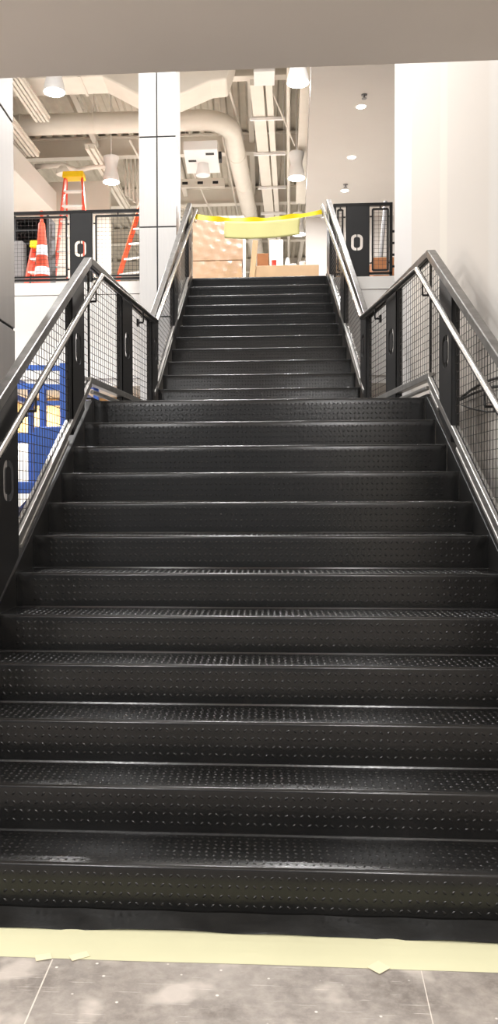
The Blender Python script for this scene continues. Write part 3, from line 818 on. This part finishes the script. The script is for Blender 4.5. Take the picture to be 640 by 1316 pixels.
# leaning ladder half hidden by the column
g = thing('extension_ladder', 'orange ladder with white rungs leaning behind the clad column', 'ladder', (-2.0, 12.0, ZT))
xa, xb = sx(148, 12.2)-.09, sx(186, 12.2)
for d in (0, .50):
    MB().bar([(xa-.13+d, 12.0, ZT), (xb+.05+d, 12.5, sz(225, 12.2))], .035, .08).build('rail', M['orange'], g)
for k in range(1, 10):
    f = k/10.3
    MB().bar([(xa-.13+(xb+.18-xa)*f, 12.0+.5*f, ZT+(sz(225, 12.2)-ZT)*f), (xa+.37+(xb+.18-xa)*f, 12.0+.5*f, ZT+(sz(225, 12.2)-ZT)*f+.05)], .05, .03).build('rung', M['alu'], g)
# traffic cone
cx_, cy_ = sx(53.5, 8.8), 8.8
g = thing('traffic_cone', 'tall orange traffic cone with two white reflective collars behind the left balcony railing', 'cone', (cx_, cy_, ZT))
Hc = sz(268, 8.8)-ZT
MB().box(cx_-.20, cx_+.20, cy_-.20, cy_+.20, ZT, ZT+.045).build('base', M['rubber'], g, bevel=.015)
rad = lambda z: .122-.078*(z/(Hc*.86))
prof = [(.15, .045), (rad(.06), .06)]+[(rad(z), z) for z in np.linspace(.1, Hc*.84, 8)]+[(.024, Hc*.865), (.02, Hc*.93), (.032, Hc*.95), (.034, Hc*.985), (.015, Hc)]
MB().lathe((cx_, cy_, ZT), prof, 28).build('body', M['cone'], g, smooth=True, angle=50)
for z0, z1 in ((.25, .36), (.52, .66)):
    MB().lathe((cx_, cy_, ZT), [(rad(z0)+.004, z0), (rad(z1)+.004, z1), (rad(z1)+.001, z1+.001)], 28, False).build('reflective_collar', M['reflective'], g, smooth=True)
# dark shelving and grey bin behind it at far left
x0, x1 = sx(16, 10.9), sx(63, 10.9)
g = thing('storage_shelf', 'dark slatted storage shelf at far left behind the cone', 'shelf', ((x0+x1)/2, 11.4, ZT))
zt_ = sz(274, 10.9)
MB().box(x0, x1, 11.30, 11.34, ZT, zt_).build('back_panel', M['darkgear'], g)
for x in (x0, x1-.04): MB().box(x, x+.04, 10.9, 11.30, ZT, zt_).build('side_panel', M['darkgear'], g)
for k in range(9):
    z = ZT+.08+k*(zt_-ZT-.1)/8
    MB().box(x0+.04, x1-.04, 10.9, 11.30, z-.02, z).build('shelf_board', M['darkgear'], g)
tag(MB().box(sx(25, 11.0), sx(37, 11.0), 10.62, 10.86, ZT, sz(307, 10.7)).build('storage_bin', M['greybin'], bevel=.03), 'grey rounded plastic bin standing in front of the dark shelf', 'bin')

# ------------------------------------------------------------------ cartons and odds and ends at the top of the stairs
def carton(name, x0, x1, y0, y1, z0, z1, label, m, film=False, cat='box'):
    g = thing(name, label, cat, ((x0+x1)/2, (y0+y1)/2, z0))
    MB().box(x0, x1, y0, y1, z0, z1).build('carton_body', m, g, bevel=.008)
    MB().box((x0+x1)/2-.03, (x0+x1)/2+.03, y0-.002, y1+.002, z1-.001, z1+.002).build('packing_tape', M['masking'], g)
    if film:
        bm = bmesh.new(); bmesh.ops.create_grid(bm, x_segments=22, y_segments=18, size=.5)
        for f, (ax, pos) in enumerate((('y', y0-.006),)):
            b = MB(); vs = []
            for v in bm.verts:
                vs.append((x0+(v.co.x+.5)*(x1-x0), pos-.004*abs(math.sin(v.co.x*17+v.co.y*9)+.6*math.sin(v.co.y*23-v.co.x*6)), z0+.01+(v.co.y+.5)*(z1-z0-.015)))
            bm.verts.index_update()
            b.add(vs, [tuple(v.index for v in q.verts) for q in bm.faces])
            b.build('stretch_film', M['film'], g, smooth=True)
        bm.free()
    return g
YB = 9.6
bx0, bx1 = sx(249, YB), sx(315, YB)
zm = sz(337, YB); zt2 = sz(280, YB)
carton('carton', bx0, bx1-.04, YB, YB+.7, ZT, zm-.003, 'lower plastic wrapped brown carton at the head of the stairs, carrying the taller one', M['wrapped'], True)
carton('carton', bx0, bx1, YB+.01, YB+.7, zm, zt2, 'tall plastic wrapped brown carton stacked on another at the head of the stairs', M['wrapped'], True)
tag(MB().box(sx(313, 9.45), sx(316.5, 9.45), 9.43, 9.47, ZT, sz(296, 9.45)).build('metal_stud', M['alu']), 'thin pale metal stud standing beside the wrapped cartons', 'stud')
tx0, tx1 = sx(325, 9.2), sx(409, 9.2); tz = sz(344.5, 9.2)
carton('carton', tx0, tx1, 9.2, 10.1, ZT, tz, 'long low tan carton across the top of the stairs carrying small items', M['carton'])
b = MB(); a0 = (sx(322, 9.15), 9.17, ZT); a1 = (sx(329, 9.15), 9.17, sz(312, 9.15))
b.bar([a0, a1], .028, .075); tag(b.build('timber_plank', M['wood'], bevel=.003), 'pale timber plank leaning on the left end of the long low carton', 'plank')
wx0, wx1 = sx(346.5, 9.75), sx(364, 9.75)
g = carton('carton', wx0, wx1, 9.75, 9.95, tz+.003, sz(312, 9.75), 'upright white box standing on the long low carton', M['fixture'])
tag(MB().lathe((sx(352.5, 9.4), 9.4, tz+.002), [(.001, 0), (.037, 0), (.037, .012), (.034, .016), (.034, .105), (.037, .11), (.037, .12), (.001, .12)], 20).build('paint_can', M['redcan'], smooth=True, angle=40), 'small red tin standing in front of the upright white box', 'can')
carton('carton', sx(331, 9.6), sx(345.5, 9.6), 9.6, 9.8, tz+.003, sz(329, 9.6), 'small dark brown box left of the upright white box', M['brownbox'])
for k, (x, r, h, lb) in enumerate(((388.5, .048, .10, 'white plastic tub standing at the right on the long low carton'), (376.5, .05, .07, 'shorter white plastic tub left of the other tub on the long low carton'))):
    g = thing('plastic_tub', lb, 'tub', (sx(x, 9.5), 9.5, tz+.002))
    MB().lathe((sx(x, 9.5), 9.5, tz+.002), [(r*.8, 0), (r, h)], 20).build('tub_body', M['fixture'], g, smooth=True, angle=40)
    MB().lathe((sx(x, 9.5), 9.5, tz+.002+h), [(r*1.08, 0), (r*1.08, .012), (r, .016)], 20).build('lid', M['fixture'], g, smooth=True, angle=40)
b = MB(); b.lathe((sx(369.5, 9.7), 9.7, tz+.002), [(.05, 0), (.055, .03), (.04, .12), (.03, .2), (.012, .24)], 16)
tag(b.build('plastic_bag', M['fixture'], smooth=True), 'small crumpled white plastic bag between the white box and the tubs', 'bag')
bm = bmesh.new(); bmesh.ops.create_icosphere(bm, subdivisions=3, radius=.5)
b = MB(); cxx = sx(412, 8.75)
bm.verts.index_update()
b.add([(cxx+v.co.x*.11, 8.75+v.co.y*.12, ZT+.07+.07*v.co.z*2*(1 if v.co.z > -.3 else .75)+.008*math.sin(v.co.x*31+v.co.y*17)) for v in bm.verts], [tuple(v.index for v in f.verts) for f in bm.faces]); bm.free()
zmin = min(v[2] for v in b.v); b.v = [(x, y, z-zmin+ZT) for x, y, z in b.v]
tag(b.build('cloth_bundle', M['purple'], smooth=True), 'small lilac cloth bundle on the floor by the right newel at the top', 'cloth')
# behind the right balcony railing
carton('carton', sx(477, 9.4), sx(503, 9.4), 9.4, 9.9, ZT, sz(337, 9.4), 'brown carton behind the right end of the right balcony railing', M['brownbox'])
carton('carton', sx(425, 9.0), sx(441, 9.0), 9.0, 9.3, ZT, sz(338, 9.0), 'brown carton behind the left end of the right balcony railing', M['carton'])
tag(MB().tube([(sx(487, 9.7), 10.2, ZT), (sx(502, 9.7), 10.5, sz(265, 10.4))], .03, 12).build('leaning_pipe', M['greybin'], smooth=True), 'grey pipe leaning behind the right balcony railing', 'pipe')
# barrier tape between the handrail ends, with the paper sheet hung on it
P0, P1 = Vector((-.835, 8.225, 5.095)), Vector((.815, 8.225, 5.115))
def tape_z(f): return P0.z+(P1.z-P0.z)*f-.075*4*f*(1-f)
b = MB(); nseg = 48
vs = []; fs = []
for i in range(nseg+1):
    f = i/nseg; x = P0.x+(P1.x-P0.x)*f
    hgt = .062+.012*math.sin(f*19)+.006*math.sin(f*43); tl = .010*math.sin(f*23)
    for (dy, dz) in ((-.001+tl, hgt/2), (-.001-tl*.5, -hgt/2), (.001-tl*.5, -hgt/2), (.001+tl, hgt/2)):
        vs.append((x, P0.y+dy, tape_z(f)+dz))
for i in range(nseg):
    for j in range(4): fs.append((i*4+j, i*4+(j+1) % 4, i*4+4+(j+1) % 4, i*4+4+j))
b.add(vs, fs)
tag(b.build('barrier_tape', M['tape'], smooth=True, angle=40), 'yellow barrier tape strung across the top of the stairs', 'tape')
fix_normals(bpy.data.objects['barrier_tape'])
b = MB(); vs = []; fs = []; nx, nz = 30, 8
for i in range(nx+1):
    for j in range(nz+1):
        f = (-.45+.977*i/nx); u = (f-P0.x)/(P1.x-P0.x)
        z = tape_z(u)-.02-(.225)*j/nz
        y = 8.219-.004*j/nz*math.sin(i*.55)-.006*(j/nz)**2
        vs.append((f+.005*math.sin(j), y, z))
for i in range(nx):
    for j in range(nz):
        a = i*(nz+1)+j; fs.append((a, a+1, a+nz+2, a+nz+1))
b.add(vs, fs)
o = b.build('paper_sheet', M['sheet'], smooth=True); tag(o, 'pale green paper sheet hanging from the yellow barrier tape', 'paper')
md = o.modifiers.new('thick', 'SOLIDIFY'); md.thickness = .0008

# ------------------------------------------------------------------ blue lift and timber seen through the left guard
g = thing('scissor_lift', 'blue work lift with railings seen through the left mesh guardrail', 'lift', (-2.25, 6.2, 0))
x0, x1, y0, y1 = -2.75, -1.95, 5.5, 7.2
for x in (x0, x1):
    for y in (y0, y1): MB().box(x-.03, x+.03, y-.03, y+.03, 1.60, 2.78).build('rail_post', M['blue'], g)
MB().box(-2.19, -2.13, y0-.03, y0+.03, 1.60, 2.78-.2).build('rail_post', M['blue'], g)
for z, w in ((2.76, .05), (2.57, .055)):
    b = MB(); b.bar([(x0, y0, z), (x1, y0, z-.03)], w, w); b.bar([(x0, y1, z), (x1, y1, z)], w, w); b.bar([(x0, y0, z), (x0, y1, z)], w, w); b.bar([(x1, y0, z), (x1, y1, z)], w, w)
    b.build('guard_rail', M['blue'], g)
MB().box(x0, x1-.02, y0-.03, y0+.03, 1.99, 2.09).build('guard_rail', M['blue'], g)
MB().box(-2.21, -1.90, y0-.16, y0-.03, 1.56, 2.14).build('control_box', M['blue'], g, bevel=.012)
MB().box(x0-.03, x1+.03, y0-.04, y1+.04, 1.48, 1.60).build('platform', M['blue'], g, bevel=.01)
b = MB()
for x in (x0+.1, x1-.1):
    for z0, z1 in ((.62, 1.05), (1.05, 1.48)):
        b.bar([(x, y0+.1, z0), (x, y1-.1, z1)], .05, .08); b.bar([(x, y1-.1, z0), (x, y0+.1, z1)], .05, .08)
b.build('scissor_arm', M['blue'], g)
MB().box(x0-.03, x1+.03, y0-.05, y1+.05, .22, .62).build('chassis', M['blue'], g, bevel=.02)
for x in (x0-.03, x1+.03):
    for y in (y0+.25, y1-.25):
        b = MB(); b.tube([(x-.06, y, .2), (x+.06, y, .2)], .2, 20); b.build('wheel', M['rubber'], g, smooth=True, angle=40)
tag(MB().box(-5.5, -1.35, 9.53, 9.598, 2.30, 2.89).build('plywood_panel', M['ply']), 'tan plywood boarding fixed along the top of the white lower wall at left', 'board')

# ------------------------------------------------------------------ cables behind the right guard
g = thing('cable_bundle', 'dark loose cables hanging on the white wall behind the right mesh guardrail', 'cable', (1.36, 2.3, 1.95))
for k, pts in enumerate(([(1.37, 2.95, 2.11), (1.36, 2.5, 2.13), (1.36, 2.0, 2.12), (1.37, 1.5, 2.05), (1.37, 1.2, 1.9)],
                         [(1.37, 2.95, 2.10), (1.35, 2.4, 2.09), (1.36, 1.9, 2.06), (1.37, 1.4, 1.95)],
                         [(1.37, 2.9, 2.06), (1.36, 2.5, 1.99), (1.36, 2.1, 1.94), (1.36, 1.7, 1.95), (1.37, 1.3, 1.99)])):
    P = [Vector(p) for p in pts]; sm = []
    for i in range(len(P)-1):
        p0, p1, p2, p3 = P[max(i-1, 0)], P[i], P[i+1], P[min(i+2, len(P)-1)]
        for q in range(6):
            t = q/6; sm.append(.5*((2*p1)+(p2-p0)*t+(2*p0-5*p1+4*p2-p3)*t*t+(3*p1-p0-3*p2+p3)*t**3))
    sm.append(P[-1])
    MB().tube(sm, .009 if k < 2 else .006, 8).build('cable', M['cable'], g, smooth=True)

# ------------------------------------------------------------------ film, paper and tape on the floor at the foot of the stairs
def strip(ya, yb, x0, x1, h, amp, ph, nx=140, ny=10):
    b = MB(); vs = []; fs = []
    for i in range(nx+1):
        x = x0+(x1-x0)*i/nx
        for j in range(ny+1):
            f = j/ny
            e0 = ya+amp[0]*(math.sin(x*3.1+ph)+.5*math.sin(x*8.3+ph*2)); e1 = yb+amp[1]*(math.sin(x*4.3+ph)+.6*math.sin(x*11+ph))
            vs.append((x, e0+(e1-e0)*f, h(x, f)))
    for i in range(nx):
        for j in range(ny):
            a = i*(ny+1)+j; fs.append((a, a+ny+1, a+ny+2, a+1))
    return b.add(vs, fs)
b = strip(-.286, -.09, -1.32, 1.32, lambda x, f: .0012+.0006*math.sin(x*7)*f, (.002, .003), .7)
o = b.build('floor_paper', M['paper'], smooth=True); tag(o, 'long pale green paper strip taped to the floor in front of the first step', 'paper')
b = strip(-.112, -.002, -1.27, 1.27, lambda x, f: .006+.014*f+.005*(1-f)*math.sin(x*9+1)*math.sin(x*3.7)+.0015*math.sin(x*23+f*3), (.005, .0), 2.1)
o = b.build('plastic_film', M['film_black'], smooth=True); tag(o, 'crumpled black plastic film lying against the bottom riser', 'plastic sheet')
def patch(cx, cy, w, h, a, label):
    b = MB(); c, s = math.cos(a), math.sin(a)
    q = [(cx+u*c-v*s, cy+u*s+v*c) for u, v in ((-w/2, -h/2), (w/2, -h/2), (w/2, h/2), (-w/2, h/2))]
    b.hexa([(x, y, .003) for x, y in q], [(x, y, .0036) for x, y in q])
    return tag(b.build('masking_tape', M['masking']), label, 'tape', 'tape pieces on the floor paper')
patch(-.668, -.285, .05, .035, .35, 'torn masking tape piece on the floor paper edge, leftmost of the three')
patch(-.555, -.272, .06, .034, .55, 'torn masking tape piece on the floor paper edge, middle one of the three')
patch(.385, -.280, .055, .050, .75, 'diamond shaped piece of masking tape on the floor paper edge at right')

# ------------------------------------------------------------------ world, colour management
w = bpy.data.worlds.new('world'); scene.world = w; w.use_nodes = True
w.node_tree.nodes['Background'].inputs[0].default_value = (.985, .99, 1.0, 1)
w.node_tree.nodes['Background'].inputs[1].default_value = 0.5
scene.view_settings.view_transform = 'Standard'
scene.view_settings.look = 'None'
scene.view_settings.exposure = 0.0
scene.view_settings.gamma = 1.0
scene.view_settings.use_curve_mapping = False
